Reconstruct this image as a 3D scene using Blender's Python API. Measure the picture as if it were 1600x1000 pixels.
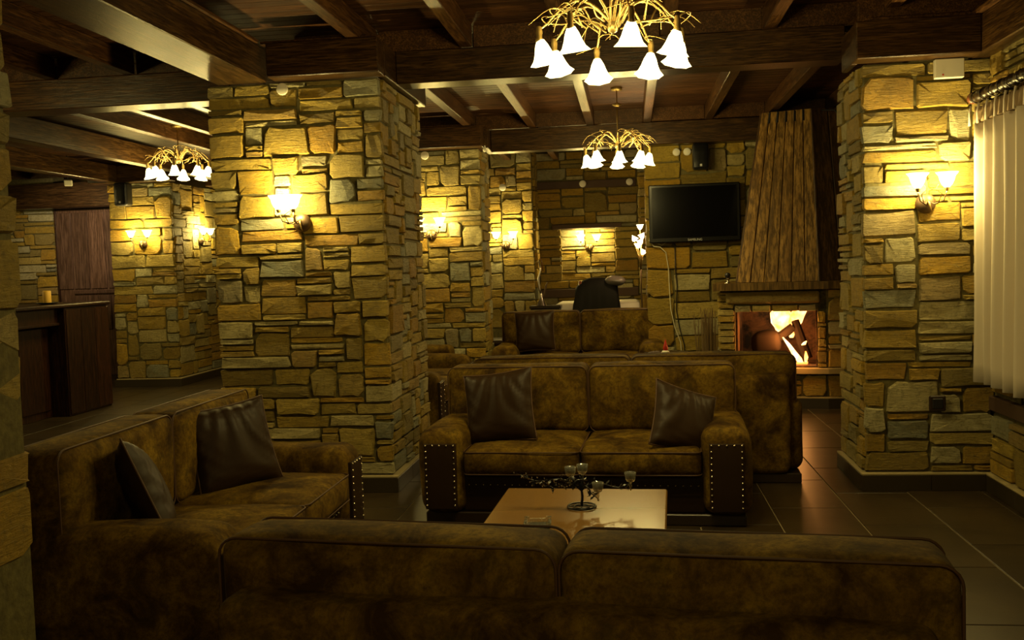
import bpy, bmesh, math, random
from mathutils import Vector, Matrix
from math import sin, cos, pi, radians, atan2, hypot
S = bpy.context.scene
for o in list(bpy.data.objects): bpy.data.objects.remove(o)
# ---------------------------------------------------------------- camera
f, yaw, pitch, roll = 1500., .1234, .0575, -.0325
cy, sy, cp, sp = cos(yaw), sin(yaw), cos(pitch), sin(pitch)
F = Vector((-sy*cp, cy*cp, -sp)); R = Vector((cy, sy, 0)); U = R.cross(F)
R2 = R*cos(roll)+U*sin(roll); U2 = U*cos(roll)-R*sin(roll)
cam = bpy.data.cameras.new('camera'); co = bpy.data.objects.new('camera', cam); S.collection.objects.link(co)
co.matrix_world = Matrix(((R2.x, U2.x, -F.x, 0), (R2.y, U2.y, -F.y, 0), (R2.z, U2.z, -F.z, 1.5), (0, 0, 0, 1)))
cam.sensor_width = 36; cam.lens = 36*f/1600; cam.clip_end = 100; cam.clip_start = .05
S.camera = co
w = bpy.data.worlds.new('world'); S.world = w; w.use_nodes = True
w.node_tree.nodes['Background'].inputs[0].default_value = (.9, .75, .4, 1)
w.node_tree.nodes['Background'].inputs[1].default_value = .002
S.view_settings.view_transform = 'Standard'; S.view_settings.look = 'None'; S.view_settings.gamma = 1
S.view_settings.exposure = 0.75
LAMP_COL = (1, .775, .25)
CH_W, SC_W, FIRE_W, FL_W = 7.6, 15.0, 15.0, 4.0     # watts of each chandelier bulb, sconce bulb, the fire, floor lamp bulb
# ---------------------------------------------------------------- materials
def nt(name):
    m = bpy.data.materials.new(name); m.use_nodes = True
    return m, m.node_tree, m.node_tree.nodes['Principled BSDF']
def N(t, typ, **k):
    n = t.nodes.new(typ)
    for a, b in k.items():
        if a.startswith('i_'): n.inputs[a[2:].replace('_', ' ')].default_value = b
        else: setattr(n, a, b)
    return n
def ramp(t, fac, stops):
    r = t.nodes.new('ShaderNodeValToRGB'); e = r.color_ramp.elements
    while len(e) < len(stops): e.new(.5)
    for q, (p, c) in zip(e, stops): q.position = p; q.color = (*c, 1)
    t.links.new(fac, r.inputs[0]); return r.outputs[0]
def mix(t, fac, a, b, mode='MIX'):
    m = t.nodes.new('ShaderNodeMix'); m.data_type = 'RGBA'; m.blend_type = mode
    if isinstance(fac, (int, float)): m.inputs[0].default_value = fac
    else: t.links.new(fac, m.inputs[0])
    for s, v in ((6, a), (7, b)):
        if isinstance(v, tuple): m.inputs[s].default_value = (*v, 1)
        else: t.links.new(v, m.inputs[s])
    return m.outputs[2]
def pos(t, scale=(1, 1, 1), obj=False):
    m = t.nodes.new('ShaderNodeMapping'); m.inputs['Scale'].default_value = scale
    if obj: c = t.nodes.new('ShaderNodeTexCoord').outputs['Object']
    else: c = t.nodes.new('ShaderNodeNewGeometry').outputs['Position']
    t.links.new(c, m.inputs[0]); return m.outputs[0]
def noise(t, vec, scale, detail=4, rough=.55, dist=0):
    n = N(t, 'ShaderNodeTexNoise', i_Scale=scale, i_Detail=detail, i_Roughness=rough, i_Distortion=dist)
    t.links.new(vec, n.inputs['Vector']); return n.outputs['Fac']
def bump(t, b, h, strength, dist):
    n = N(t, 'ShaderNodeBump', i_Strength=strength, i_Distance=dist); t.links.new(h, n.inputs['Height'])
    t.links.new(n.outputs[0], b.inputs['Normal'])
def plain(name, col, rough=.5, metal=0, **k):
    m, t, b = nt(name); b.inputs['Base Color'].default_value = (*col, 1)
    b.inputs['Roughness'].default_value = rough; b.inputs['Metallic'].default_value = metal
    for a, v in k.items(): b.inputs[a.replace('_', ' ')].default_value = v
    return m
def stone_mat():
    m, t, b = nt('stone'); p = pos(t)
    rnd = t.nodes.new('ShaderNodeObjectInfo').outputs['Random']
    base = ramp(t, rnd, [(0, (.42, .25, .022)), (.14, (.50, .34, .045)), (.26, (.22, .15, .022)), (.38, (.60, .36, .022)), (.50, (.28, .22, .07)), (.62, (.52, .36, .05)), (.74, (.60, .53, .28)), (.86, (.25, .25, .17)), (.93, (.55, .31, .02)), (1, (.36, .20, .02))])
    n1 = noise(t, p, 7, 6, .65, .6); n2 = noise(t, pos(t, (2.2, 2.2, 15)), 4, 7, .72, 1.2); n3 = noise(t, p, 38, 5, .7)
    c = mix(t, ramp(t, n1, [(.42, (0, 0, 0)), (.72, (.5, .5, .5))]), base, (.26, .18, .03))
    c = mix(t, ramp(t, n2, [(.56, (0, 0, 0)), (.72, (.6, .6, .6))]), c, (.56, .46, .18))
    c = mix(t, ramp(t, n3, [(.30, (.55, .55, .55)), (.48, (0, 0, 0))]), c, (.10, .075, .03))
    t.links.new(c, b.inputs['Base Color']); b.inputs['Roughness'].default_value = .68
    h = t.nodes.new('ShaderNodeMath'); h.operation = 'ADD'
    t.links.new(noise(t, p, 20, 9, .7, .4), h.inputs[0]); t.links.new(n2, h.inputs[1])
    bump(t, b, h.outputs[0], 1.0, .028); return m
def mortar_mat():
    m, t, b = nt('mortar'); n = noise(t, pos(t), 30, 6)
    t.links.new(ramp(t, n, [(.3, (.075, .06, .018)), (.7, (.15, .125, .04))]), b.inputs['Base Color'])
    b.inputs['Roughness'].default_value = .9; bump(t, b, n, .6, .01); return m
def wood_mat(name, dark, light, rough, axis=0, scale=1., obj=False, gl=0):
    m, t, b = nt(name); s = [14*scale]*3; s[axis] = .9*scale
    p = pos(t, tuple(s), obj); n = noise(t, p, 1.6, 6, .6, .8); n2 = noise(t, p, 7, 4, .7)
    rnd = t.nodes.new('ShaderNodeObjectInfo').outputs['Random']
    c = ramp(t, n, [(.36, dark), (.62, light)])
    c = mix(t, ramp(t, n2, [(.42, (1, 1, 1)), (.58, (0, 0, 0))]), c, tuple(x*.55 for x in dark))
    v = ramp(t, rnd, [(0, (.72, .72, .72)), (1, (1.15, 1.1, 1.05))]); c = mix(t, 1.0, c, v, 'MULTIPLY')
    t.links.new(c, b.inputs['Base Color']); b.inputs['Roughness'].default_value = rough
    b.inputs['Coat Weight'].default_value = gl; b.inputs['Coat Roughness'].default_value = .25
    b.inputs['Specular IOR Level'].default_value = .30
    bump(t, b, n2, .35, .004); return m
def suede_mat():
    m, t, b = nt('suede'); p = pos(t)
    n = noise(t, p, 5.5, 9, .70, .4); n2 = noise(t, p, 60, 5, .75); n3 = noise(t, p, 11, 6, .7)
    c = ramp(t, n, [(.37, (.030, .014, .002)), (.50, (.115, .064, .006)), (.66, (.245, .150, .015))])
    c = mix(t, ramp(t, n3, [(.50, (0, 0, 0)), (.66, (.7, .7, .7))]), c, (.045, .030, .006))
    c = mix(t, ramp(t, n2, [(.45, (0, 0, 0)), (.62, (.5, .5, .5))]), c, (.035, .018, .006))
    t.links.new(c, b.inputs['Base Color']); b.inputs['Roughness'].default_value = .85
    b.inputs['Specular IOR Level'].default_value = .12
    bump(t, b, n2, .2, .006); return m
def tile_mat():
    m, t, b = nt('floor_tile'); p = pos(t); n = noise(t, p, 2.6, 7, .65, .6)
    rnd = t.nodes.new('ShaderNodeObjectInfo').outputs['Random']
    c = ramp(t, n, [(.32, (.014, .008, .003)), (.7, (.045, .028, .010))])
    c = mix(t, .3, c, ramp(t, rnd, [(0, (.02, .013, .006)), (1, (.075, .05, .022))]))
    t.links.new(c, b.inputs['Base Color']); b.inputs['Roughness'].default_value = .34
    bump(t, b, noise(t, p, 9, 4), .12, .01); return m
M = dict(
 stone=stone_mat(), mortar=mortar_mat(), suede=suede_mat(), tile=tile_mat(),
 beam=wood_mat('beam_wood', (.040, .018, .006), (.105, .052, .016), .30, 0, 1),
 beam_y=wood_mat('beam_wood_lengthwise', (.040, .018, .006), (.105, .052, .016), .30, 1, 1),
 joist=wood_mat('joist_wood', (.055, .023, .008), (.125, .058, .019), .36, 1, 1),
 plank=wood_mat('plank_wood', (.06, .024, .009), (.13, .056, .021), .45, 0, 1),
 bar=wood_mat('bar_wood', (.026, .009, .004), (.055, .020, .008), .38, 2, 1),
 door=wood_mat('door_wood', (.13, .07, .042), (.20, .115, .075), .32, 2, .5),
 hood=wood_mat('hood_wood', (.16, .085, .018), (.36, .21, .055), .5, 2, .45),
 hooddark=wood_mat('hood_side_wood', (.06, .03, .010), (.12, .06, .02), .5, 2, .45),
 table=plain('table_wood', (.20, .105, .028), .20),
 darkwood=plain('dark_wood', (.022, .012, .006), .35),
 redwood=plain('reddish_wood', (.14, .045, .018), .4),
 sill=plain('sill_wood', (.06, .030, .014), .7),
 leather=plain('dark_leather', (.026, .0125, .004), .50, Specular_IOR_Level=.22),
 piping=plain('piping', (.075, .034, .012), .6),
 nail=plain('nail', (.62, .55, .40), .25, 1),
 grout=plain('grout', (.32, .25, .14), .8),
 skirt=plain('skirting', (.035, .025, .012), .35), ledge=plain('skirting_ledge', (.34, .27, .13), .8),
 brass=plain('brass', (.36, .25, .09), .42, .9), bronze=plain('bronze', (.12, .075, .04), .5, .7),
 iron=plain('iron', (.02, .02, .022), .35, .6),
 white=plain('white_plastic', (.72, .68, .58), .5), black=plain('black_plastic', (.012, .012, .014), .4),
 screen=plain('screen', (.002, .002, .003), .14, Specular_IOR_Level=.18), bezel=plain('bezel', (.004, .004, .005), .25, Specular_IOR_Level=.3),
 logo=plain('logo', (.5, .5, .5), .4), cord=plain('cord', (.62, .56, .38), .5),
 curtain=plain('curtain', (.56, .48, .38), .85, 0, Sheen_Weight=.2), tab=plain('curtain_tab', (.26, .18, .10), .9),
 cloth=plain('white_cloth', (.75, .70, .60), .8), wax=plain('wax', (.80, .48, .08), .5, 0),
 jacket=plain('jacket', (.006, .005, .004), .7, Specular_IOR_Level=.2), lining=plain('lining', (.13, .11, .10), .35),
 plaster=plain('plaster', (.22, .15, .06), .9), log=plain('log', (.022, .014, .010), .95, Specular_IOR_Level=.1), soot=plain('soot', (.10, .042, .018), .85),
 reed=plain('reed', (.16, .10, .04), .8), red=plain('red', (.5, .03, .02), .4), silver=plain('silver', (.6, .55, .5), .25, 1))
def soot_mat():
    m, t, b = nt('soot'); n = noise(t, pos(t), 5, 6, .7, .5)
    t.links.new(ramp(t, n, [(.40, (.012, .008, .006)), (.62, (.16, .075, .03))]), b.inputs['Base Color']); b.inputs['Roughness'].default_value = .9; return m
M['soot'] = soot_mat()
def glass(name, col, rough=.05):
    m, t, b = nt(name); b.inputs['Base Color'].default_value = (*col, 1); b.inputs['Roughness'].default_value = rough
    b.inputs['Transmission Weight'].default_value = .9; return m
M['glass'] = glass('clear_glass', (.9, .9, .8)); M['pane'] = plain('night_pane', (.01, .012, .02), .05)
def emit(name, col, st, transp=0.):
    m = bpy.data.materials.new(name); m.use_nodes = True; t = m.node_tree; t.nodes.clear()
    e = N(t, 'ShaderNodeEmission', i_Strength=st); e.inputs[0].default_value = (*col, 1)
    o = t.nodes.new('ShaderNodeOutputMaterial')
    if transp:
        a = t.nodes.new('ShaderNodeBsdfTransparent'); x = t.nodes.new('ShaderNodeMixShader'); x.inputs[0].default_value = transp
        t.links.new(e.outputs[0], x.inputs[1]); t.links.new(a.outputs[0], x.inputs[2]); t.links.new(x.outputs[0], o.inputs[0])
    else: t.links.new(e.outputs[0], o.inputs[0])
    return m
M['shade'] = emit('frosted_lit_glass', (1, .80, .36), 7, .55)
M['bloom'] = emit('lit_bloom', (1, .72, .38), 6, .4)
def flame_mat():
    m = bpy.data.materials.new('flame'); m.use_nodes = True; t = m.node_tree; t.nodes.clear()
    n = noise(t, pos(t), 6, 3); c = ramp(t, n, [(.35, (1, .22, .03)), (.55, (1, .55, .16)), (.7, (1, .85, .5))])
    e = N(t, 'ShaderNodeEmission', i_Strength=3.2); t.links.new(c, e.inputs[0])
    o = t.nodes.new('ShaderNodeOutputMaterial'); t.links.new(e.outputs[0], o.inputs[0]); return m
M['flame'] = flame_mat(); M['ember'] = emit('ember', (1, .25, .04), 2.0)
# ---------------------------------------------------------------- mesh helpers
C = S.collection
class MB:
    def __init__(s): s.v = []; s.f = []
    def add(s, v, fs):
        o = len(s.v); s.v += [tuple(p) for p in v]; s.f += [tuple(i+o for i in q) for q in fs]; return s
    def cbox(s, a, b, c=.004):
        """box with chamfered edges"""
        lo = [min(a[i], b[i]) for i in range(3)]; hi = [max(a[i], b[i]) for i in range(3)]
        c = min([c]+[(hi[i]-lo[i])*.45 for i in range(3)]); vs = []; idx = {}
        for cx in (0, 1):
            for cyy in (0, 1):
                for cz in (0, 1):
                    k = (cx, cyy, cz)
                    for ax in range(3):
                        p = [(hi, lo)[k[i] == 0][i] + (0 if i == ax else (c if k[i] == 0 else -c)) for i in range(3)]
                        idx[(k, ax)] = len(vs); vs.append(p)
        fs = []
        for ax in range(3):
            o1, o2 = [(1, 2), (2, 0), (0, 1)][ax]
            for sd in (0, 1):
                q = []
                for (p1, p2) in ((0, 0), (1, 0), (1, 1), (0, 1)):
                    k = [0]*3; k[ax] = sd; k[o1] = p1; k[o2] = p2; q.append(idx[(tuple(k), ax)])
                fs.append(q if sd else q[::-1])
        for ax in range(3):      # edges parallel to ax
            o1, o2 = [(1, 2), (2, 0), (0, 1)][ax]
            for p1 in (0, 1):
                for p2 in (0, 1):
                    k0 = [0]*3; k0[o1] = p1; k0[o2] = p2; k1 = list(k0); k1[ax] = 1; k0, k1 = tuple(k0), tuple(k1)
                    q = [idx[(k0, o1)], idx[(k1, o1)], idx[(k1, o2)], idx[(k0, o2)]]
                    fs.append(q if (p1 ^ p2) else q[::-1])
        for k in [(a1, b1, c1) for a1 in (0, 1) for b1 in (0, 1) for c1 in (0, 1)]:
            q = [idx[(k, 0)], idx[(k, 1)], idx[(k, 2)]]; fs.append(q if sum(k) % 2 else q[::-1])
        return s.add(vs, fs)
    def tube(s, pts, r, n=6, closed=False):
        pts = [Vector(p) for p in pts]; m = len(pts); rs = r if isinstance(r, (list, tuple)) else [r]*m
        vs = []; fs = []; up = Vector((0.13, .31, .94)).normalized()
        for i, p in enumerate(pts):
            if closed: d = pts[(i+1) % m]-pts[i-1]
            else: d = pts[min(i+1, m-1)]-pts[max(i-1, 0)]
            d.normalize(); a = d.cross(up)
            if a.length < .05: a = d.cross(Vector((1, 0, 0)))
            a.normalize(); b = a.cross(d); up = b
            for j in range(n):
                t = 2*pi*j/n; vs.append(p+(a*cos(t)+b*sin(t))*rs[i])
        for i in range(m if closed else m-1):
            k = (i+1) % m
            for j in range(n): fs.append((i*n+j, k*n+j, k*n+(j+1) % n, i*n+(j+1) % n))
        if not closed: fs.append(tuple(range(n))); fs.append(tuple(range((m-1)*n, m*n))[::-1])
        return s.add(vs, fs)
    def lathe(s, prof, n=16, c=(0, 0, 0), M4=None, wave=0):
        vs = []; fs = []
        for i, (r, z) in enumerate(prof):
            for j in range(n):
                rr = r*(1+(wave*(i/(len(prof)-1))**2*cos(j*pi) if wave else 0)); t = 2*pi*j/n
                p = Vector((rr*cos(t), rr*sin(t), z)); vs.append((M4 @ p if M4 else p)+Vector(c))
        for i in range(len(prof)-1):
            for j in range(n): fs.append((i*n+j, i*n+(j+1) % n, (i+1)*n+(j+1) % n, (i+1)*n+j))
        return s.add(vs, fs)
    def rbox(s, a, b, r=.03, n=8, crown=(0, 0, 0), wob=0, seed=0, seg=3):
        """upholstery block: rounded edges, crowned faces"""
        rd = random.Random(seed); ph = [rd.uniform(0, 6) for _ in range(6)]
        cx = [(a[i]+b[i])/2 for i in range(3)]; h = [abs(b[i]-a[i])/2 for i in range(3)]; r = min(r, min(h)*.98)
        def par(hh):
            inner = [-(hh-r)+2*(hh-r)*k/n for k in range(n+1)]
            e = [hh-r+r*math.tan(k/seg*pi/4) if False else hh-r+r*k/seg for k in range(1, seg+1)]
            return [-x for x in e[::-1]]+inner+e
        P = [par(h[i]) for i in range(3)]; key = {}; vs = []; fs = []
        def V(q):
            kk = tuple(round(x, 6) for x in q)
            if kk in key: return key[kk]
            inn = Vector([max(-(h[i]-r), min(h[i]-r, q[i])) for i in range(3)]); d = Vector(q)-inn
            p = inn+d.normalized()*r if d.length > 1e-9 else Vector(q)
            u = [max(-1, min(1, p[i]/h[i])) for i in range(3)]
            o = [0, 0, 0]
            for i in range(3):
                j, k = (i+1) % 3, (i+2) % 3
                o[i] = crown[i]*u[i]*(1-u[j]**2)*(1-u[k]**2)
            if wob:
                for i in range(3): o[i] += wob*sin(9*p[(i+1) % 3]+ph[i])*sin(7*p[(i+2) % 3]+ph[i+3])
            key[kk] = len(vs); vs.append((p.x+o[0]+cx[0], p.y+o[1]+cx[1], p.z+o[2]+cx[2])); return key[kk]
        for ax in range(3):
            o1, o2 = (ax+1) % 3, (ax+2) % 3
            for sd in (-1, 1):
                A, B = P[o1], P[o2]
                for i in range(len(A)-1):
                    for j in range(len(B)-1):
                        q = []
                        for (x, y) in ((A[i], B[j]), (A[i+1], B[j]), (A[i+1], B[j+1]), (A[i], B[j+1])):
                            p = [0]*3; p[ax] = sd*h[ax]; p[o1] = x; p[o2] = y; q.append(V(p))
                        if len(set(q)) > 2: fs.append(tuple(q if sd > 0 else q[::-1]))
        return s.add(vs, fs)
    def data(s, name, mat, smooth=False):
        me = bpy.data.meshes.new(name); me.from_pydata(s.v, [], s.f); me.materials.append(M[mat] if isinstance(mat, str) else mat)
        if smooth: me.polygons.foreach_set('use_smooth', [True]*len(me.polygons))
        me.update(); return me
    def build(s, name, mat, parent=None, smooth=False, loc=None, label=None):
        o = bpy.data.objects.new(name, s.data(name, mat, smooth)); C.objects.link(o)
        if parent: o.parent = parent
        if loc: o.location = loc
        if label: o['label'] = label
        return o
def thing(name, label, cat, loc=(0, 0, 0), rz=0, group=None):
    o = bpy.data.objects.new(name, None); C.objects.link(o); o.location = loc; o.rotation_euler[2] = rz
    o.empty_display_size = .1; o['label'] = label; o['category'] = cat
    if group: o['group'] = group
    return o
def tag(o, label, cat, group=None):
    o['label'] = label; o['category'] = cat
    if group: o['group'] = group
    return o
def struct(o, label, cat='wall'):
    o['kind'] = 'structure'; o['label'] = label; o['category'] = cat; return o
def light(name, parent, loc, watt, r=.025, col=LAMP_COL):
    l = bpy.data.lights.new(name, 'POINT'); l.energy = watt; l.shadow_soft_size = r; l.color = col
    o = bpy.data.objects.new(name, l); C.objects.link(o); o.parent = parent; o.location = loc; return o
# ---------------------------------------------------------------- rubble stone
POOL = {}
def stone_mesh(k, asp):
    """irregular block, height 1, width asp; front at y=-1"""
    rd = random.Random(k*97+int(asp*10)); hw, hh = asp/2, .5; j = .035
    c = [rd.uniform(.02, .09) if rd.random() < .72 else rd.uniform(.10, .26) for _ in range(4)]
    c2 = [x*rd.uniform(.6, 1.6) for x in c]
    out = [(-hw, -hh+c[0]), (-hw+min(c2[0], hw*.6), -hh), (rd.uniform(-.2, .2)*hw, -hh+rd.uniform(-.01, .05)), (hw-min(c2[1], hw*.6), -hh), (hw, -hh+c[1]),
           (hw, hh-c[2]), (hw-min(c2[2], hw*.6), hh), (rd.uniform(-.2, .2)*hw, hh-rd.uniform(-.01, .05)), (-hw+min(c2[3], hw*.6), hh), (-hw, hh-c[3])]
    sk = rd.choice((0, 0, .06, -.08, .14, -.14)); out = [((x+rd.uniform(-j, j)*.6+sk*z*(1 if x > 0 else -.6))*.985, z+rd.uniform(-j, j)) for x, z in out]; n = len(out)
    ins = .035; v = [(x, 0, z) for x, z in out]; v += [(x, -.78+rd.uniform(-.06, .06), z) for x, z in out]
    v += [(x-math.copysign(min(ins*rd.uniform(.6, 1.7), abs(x)), x), -1+rd.uniform(-.12, .12), z*(1-2*ins*rd.uniform(.5, 1.6))) for x, z in out]
    a, b = len(v), len(v)+1
    v += [(-hw*.4, -1.02+rd.uniform(-.09, .07), rd.uniform(-.12, .12)), (hw*.4, -1.02+rd.uniform(-.09, .07), rd.uniform(-.12, .12))]
    fs = []
    for i in range(n):
        m = (i+1) % n
        fs += [(i, m, n+m, n+i), (n+i, n+m, 2*n+m, 2*n+i)]
    for i in (7, 8, 9, 0, 1): fs.append((2*n+i, 2*n+(i+1) % n, a))
    for i in (2, 3, 4, 5, 6): fs.append((2*n+i, 2*n+(i+1) % n, b))
    fs += [(a, 2*n+2, b), (a, b, 2*n+7)]
    me = MB().add(v, fs).data('stone', 'stone'); me.polygons.foreach_set('use_smooth', [False]*len(me.polygons)); return me
ASPS = (.8, 1.2, 1.7, 2.4, 3.3, 4.6)
for a_ in ASPS: POOL[a_] = [stone_mesh(k, a_) for k in range(7)]
def put_stone(parent, o, u, x, z, w, h, th, rd):
    a = min(ASPS, key=lambda q: abs(math.log(q*h/w))); me = rd.choice(POOL[a])
    s = bpy.data.objects.new('stone', me); C.objects.link(s); s.parent = parent
    s.location = (o[0]+u[0]*x, o[1]+u[1]*x, o[2]+z)
    fl = rd.random() < .5
    s.rotation_euler[2] = atan2(u[1], u[0]); s.rotation_euler[1] = rd.uniform(-.012, .012)+(pi if fl else 0)
    s.scale = (w/a, th*rd.uniform(.75, 1.15), h); return s
def stones(parent, o, u, L, H, seed, cw=.07, ch=.045, th=.05, gap=.010, excl=(), big=0, x0=0, limit=300, hw=(.27, .36, .23, .10, .04)):
    """random ashlar: o lower-left corner seen from outside, u direction; excl = rects (x0,z0,x1,z1) left free"""
    rd = random.Random(seed); nx, nz = max(1, round((L-x0)/cw)), max(1, round(H/ch)); cw = (L-x0)/nx; ch = H/nz
    G = [[False]*nx for _ in range(nz)]
    for (ax, az, bx, bz) in excl:
        for r in range(nz):
            for c in range(nx):
                if ax < x0+(c+.5)*cw < bx and az < (r+.5)*ch < bz: G[r][c] = True
    lst = []; J = [set() for _ in range(nz+6)]
    for r in range(nz):
        c = 0
        while c < nx:
            if G[r][c]: c += 1; continue
            run = 0
            while c+run < nx and not G[r][c+run]: run += 1
            hgt = rd.choices((1, 2, 3, 4, 5), hw)[0]; hgt = min(hgt, nz-r)
            wd = rd.choice((3, 4, 5, 6) if hgt < 3 else (2, 3, 4, 5, 6)) + (rd.choice((0, 2)) if hgt == 2 else 0)
            if hgt >= 4: wd = rd.choice((3, 4, 5))
            wd = min(wd, run)
            if r and (c+wd) in J[r-1] and wd < run:
                wd = wd+1 if rd.random() < .5 or wd < 3 else wd-1
            if run-wd == 1: wd = run if wd < 7 else wd-1
            while hgt > 1 and any(r+hgt-1 < nz and G[r+hgt-1][c+k] for k in range(wd)): hgt -= 1
            for i in range(hgt):
                J[r+i].add(c+wd)
                for k in range(wd): G[r+i][c+k] = True
            lst.append((c, r, wd, hgt)); c += wd
    for (c, r, wd, hgt) in lst:
        w_, h_ = wd*cw-gap*rd.uniform(.8, 1.9), hgt*ch-gap*rd.uniform(.8, 1.8)
        put_stone(parent, o, u, x0+(c+wd/2)*cw+rd.uniform(-.004, .004), (r+hgt/2)*ch+rd.uniform(-.003, .003), w_, h_, th, rd)
    return len(lst)
cnt = {}
# ---------------------------------------------------------------- floor
fl = struct(MB().cbox((-12.5, -1.6, -.1), (3.0, 15, -.006), .001).build('floor', 'grout'), 'dark brown floor of staggered rectangular tiles with thin pale joints', 'floor')
def px(p):
    d = Vector(p)-Vector((0, 0, 1.5)); z = d.dot(F)
    return (800+f*d.dot(R2)/z, 500-f*d.dot(U2)/z) if z > .2 else None
TW, TL = .444, .734
tm = MB().cbox((-TW/2+.0035, -TL/2+.0035, -.02), (TW/2-.0035, TL/2-.0035, 0), .002).data('tile', 'tile')
far = MB(); cand = []
for i in range(-24, 4):
    xc = 1.691+TW/2+i*TW
    for j in range(-7, 20):
        yc = 5.43+TL/2+j*TL+(TL/2 if i % 2 == 0 else 0)
        if xc > 2.9: continue
        q = px((xc, yc, 0)); vis = q and -60 < q[0] < 1660 and q[1] < 1060
        hid = (-5.2 < xc < -2.6 and yc < 3) 
        if vis and not hid: cand.append((yc if xc > -3 else yc-2, xc, yc))
        else: far.cbox((xc-TW/2+.003, yc-TL/2+.003, -.02), (xc+TW/2-.003, yc+TL/2-.003, 0), .002)
cand.sort()
for k, (_, xc, yc) in enumerate(cand):
    if k < 290:
        o = bpy.data.objects.new('tile', tm); C.objects.link(o); o.parent = fl; o.location = (xc, yc, 0)
    else: far.cbox((xc-TW/2+.003, yc-TL/2+.003, -.02), (xc+TW/2-.003, yc+TL/2-.003, 0), .002)
far.build('outer_tiles', 'tile', fl)['kind'] = 'stuff'
# ---------------------------------------------------------------- ceiling
ZB, ZJ, ZC = 2.76, 2.98, 3.13
ce = struct(MB().cbox((-12.5, -1.6, ZC+.03), (3.0, 15, ZC+.12), .001).build('ceiling', 'darkwood'), 'dark wooden ceiling of boards, joists and heavy varnished beams', 'ceiling')
pm = MB().cbox((-12.4, 0, ZC), (2.9, .112, ZC+.03), .004).data('plank', 'plank')
for j in range(138):
    o = bpy.data.objects.new('plank', pm); C.objects.link(o); o.parent = ce; o.location = (0, -.6+j*.114, 0)
def beam(name, a, b, mat, c=.006): return MB().cbox(a, b, c).build(name, mat, ce)
# main beams
beam('beam', (-1.553, 6.52, ZB), (1.42, 6.74, ZJ), 'beam')
beam('beam', (-2.30, 6.06, ZB), (-1.56, 6.22, ZJ), 'beam')                  # collar on the near pillar
beam('beam', (-1.62, 6.225, ZB), (-1.555, 7.5, ZJ), 'beam_y')
beam('beam', (-2.70, 1.2, ZB), (-2.36, 6.22, ZJ), 'beam_y')
beam('beam', (-9.2, 6.74, ZB), (-2.84, 6.98, ZJ), 'beam')
beam('beam', (1.385, 6.06, 2.665), (2.10, 6.22, 2.89), 'beam')            # collar on the right pillar
beam('beam', (1.39, 6.222, 2.665), (1.43, 6.50, 2.89), 'beam_y')
beam('beam', (2.10, .5, 2.665), (2.32, 6.3, 2.89), 'beam_y')
beam('beam', (-2.42, 10.10, ZB), (-1.52, 10.28, ZJ), 'beam')
beam('beam', (-1.56, 10.285, ZB), (-1.48, 10.9, ZJ), 'beam_y')
beam('beam', (-1.475, 10.52, ZB-.02), (2.9, 10.74, ZJ), 'beam')
beam('beam', (-5.52, 7.0, ZB), (-5.38, 13.2, ZJ), 'beam_y')
beam('beam', (-6.86, 7.0, ZB), (-6.72, 12.1, ZJ), 'beam_y')
beam('beam', (-12.0, 13.62, 2.58), (-7.1, 13.9, 2.95), 'beam')
beam('beam', (-7.0, 10.2, ZB), (-3.0, 10.5, ZJ), 'beam') if False else None
beam('beam', (-7.15, 12.12, ZB), (-6.0, 12.3, ZJ), 'beam')
beam('beam', (-6.0, 13.2, ZB), (-2.0, 13.4, ZJ), 'beam')
# joists
jx_mid = [-1.67, -1.01, -.385, .225, .875, 1.50, 2.12]
jx_near = [-2.98, -1.72, -1.06, -.40, .28, .945, 1.62, 2.26]
jx_left = [-3.13, -3.76, -4.35, -4.93, -5.95, -6.45, -7.5, -8.1, -8.7, -9.3]
def joist(x, y0, y1, w=.085): MB().cbox((x-w/2, y0, ZJ), (x+w/2, y1, ZC), .005).build('joist', 'joist', ce)
for x in jx_near: joist(x, .2, 6.52)
for x in [-3.6, -4.22, -4.84, -5.46, -6.1, -6.7]: joist(x, .2, 6.74)
for x in jx_mid: joist(x, 6.745, 10.52)
for x in jx_left: joist(x, 6.99, 13.2)
for x in jx_mid[:6]: joist(x, 10.75, 13.9)
def block(x0, x1, y, mat='joist'): MB().cbox((x0, y, ZJ+.004), (x1, y+.03, ZC), .003).build('blocking_board', mat, ce)
def blocks(xs, y):
    for a, b in zip(xs[:-1], xs[1:]): block(a+.045, b-.045, y)
blocks([-2.32, -1.72, -1.06, -.40, .28, .945, 1.62, 2.26], 6.55); blocks([-2.3]+jx_mid, 10.48); blocks(sorted(jx_left), 13.17)
blocks(sorted([-9.2, -3.6, -4.22, -4.84, -5.46, -6.1, -6.7, -2.98]), 6.76)
# slim battens along the tops of the collars and beams
def batten(a, b): MB().cbox(a, b, .003).build('batten', 'joist', ce)
batten((-2.35, 6.10, ZJ), (-1.56, 6.16, ZJ+.022)); batten((1.45, 6.10, 2.89), (2.1, 6.16, 2.915)); MB().cbox((1.42, 6.16, 2.89), (2.2, 6.2, ZC), .003).build('blocking_board', 'joist', ce); batten((-2.4, 10.12, ZJ), (-1.6, 10.18, ZJ+.02))
batten((-2.40, 1.2, ZJ), (-2.34, 6.05, ZJ+.022)); batten((2.06, .5, 2.89), (2.12, 6.1, 2.915)); MB().cbox((2.13, .5, 2.89), (2.2, 6.1, ZC), .003).build('blocking_board', 'joist', ce)
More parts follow.
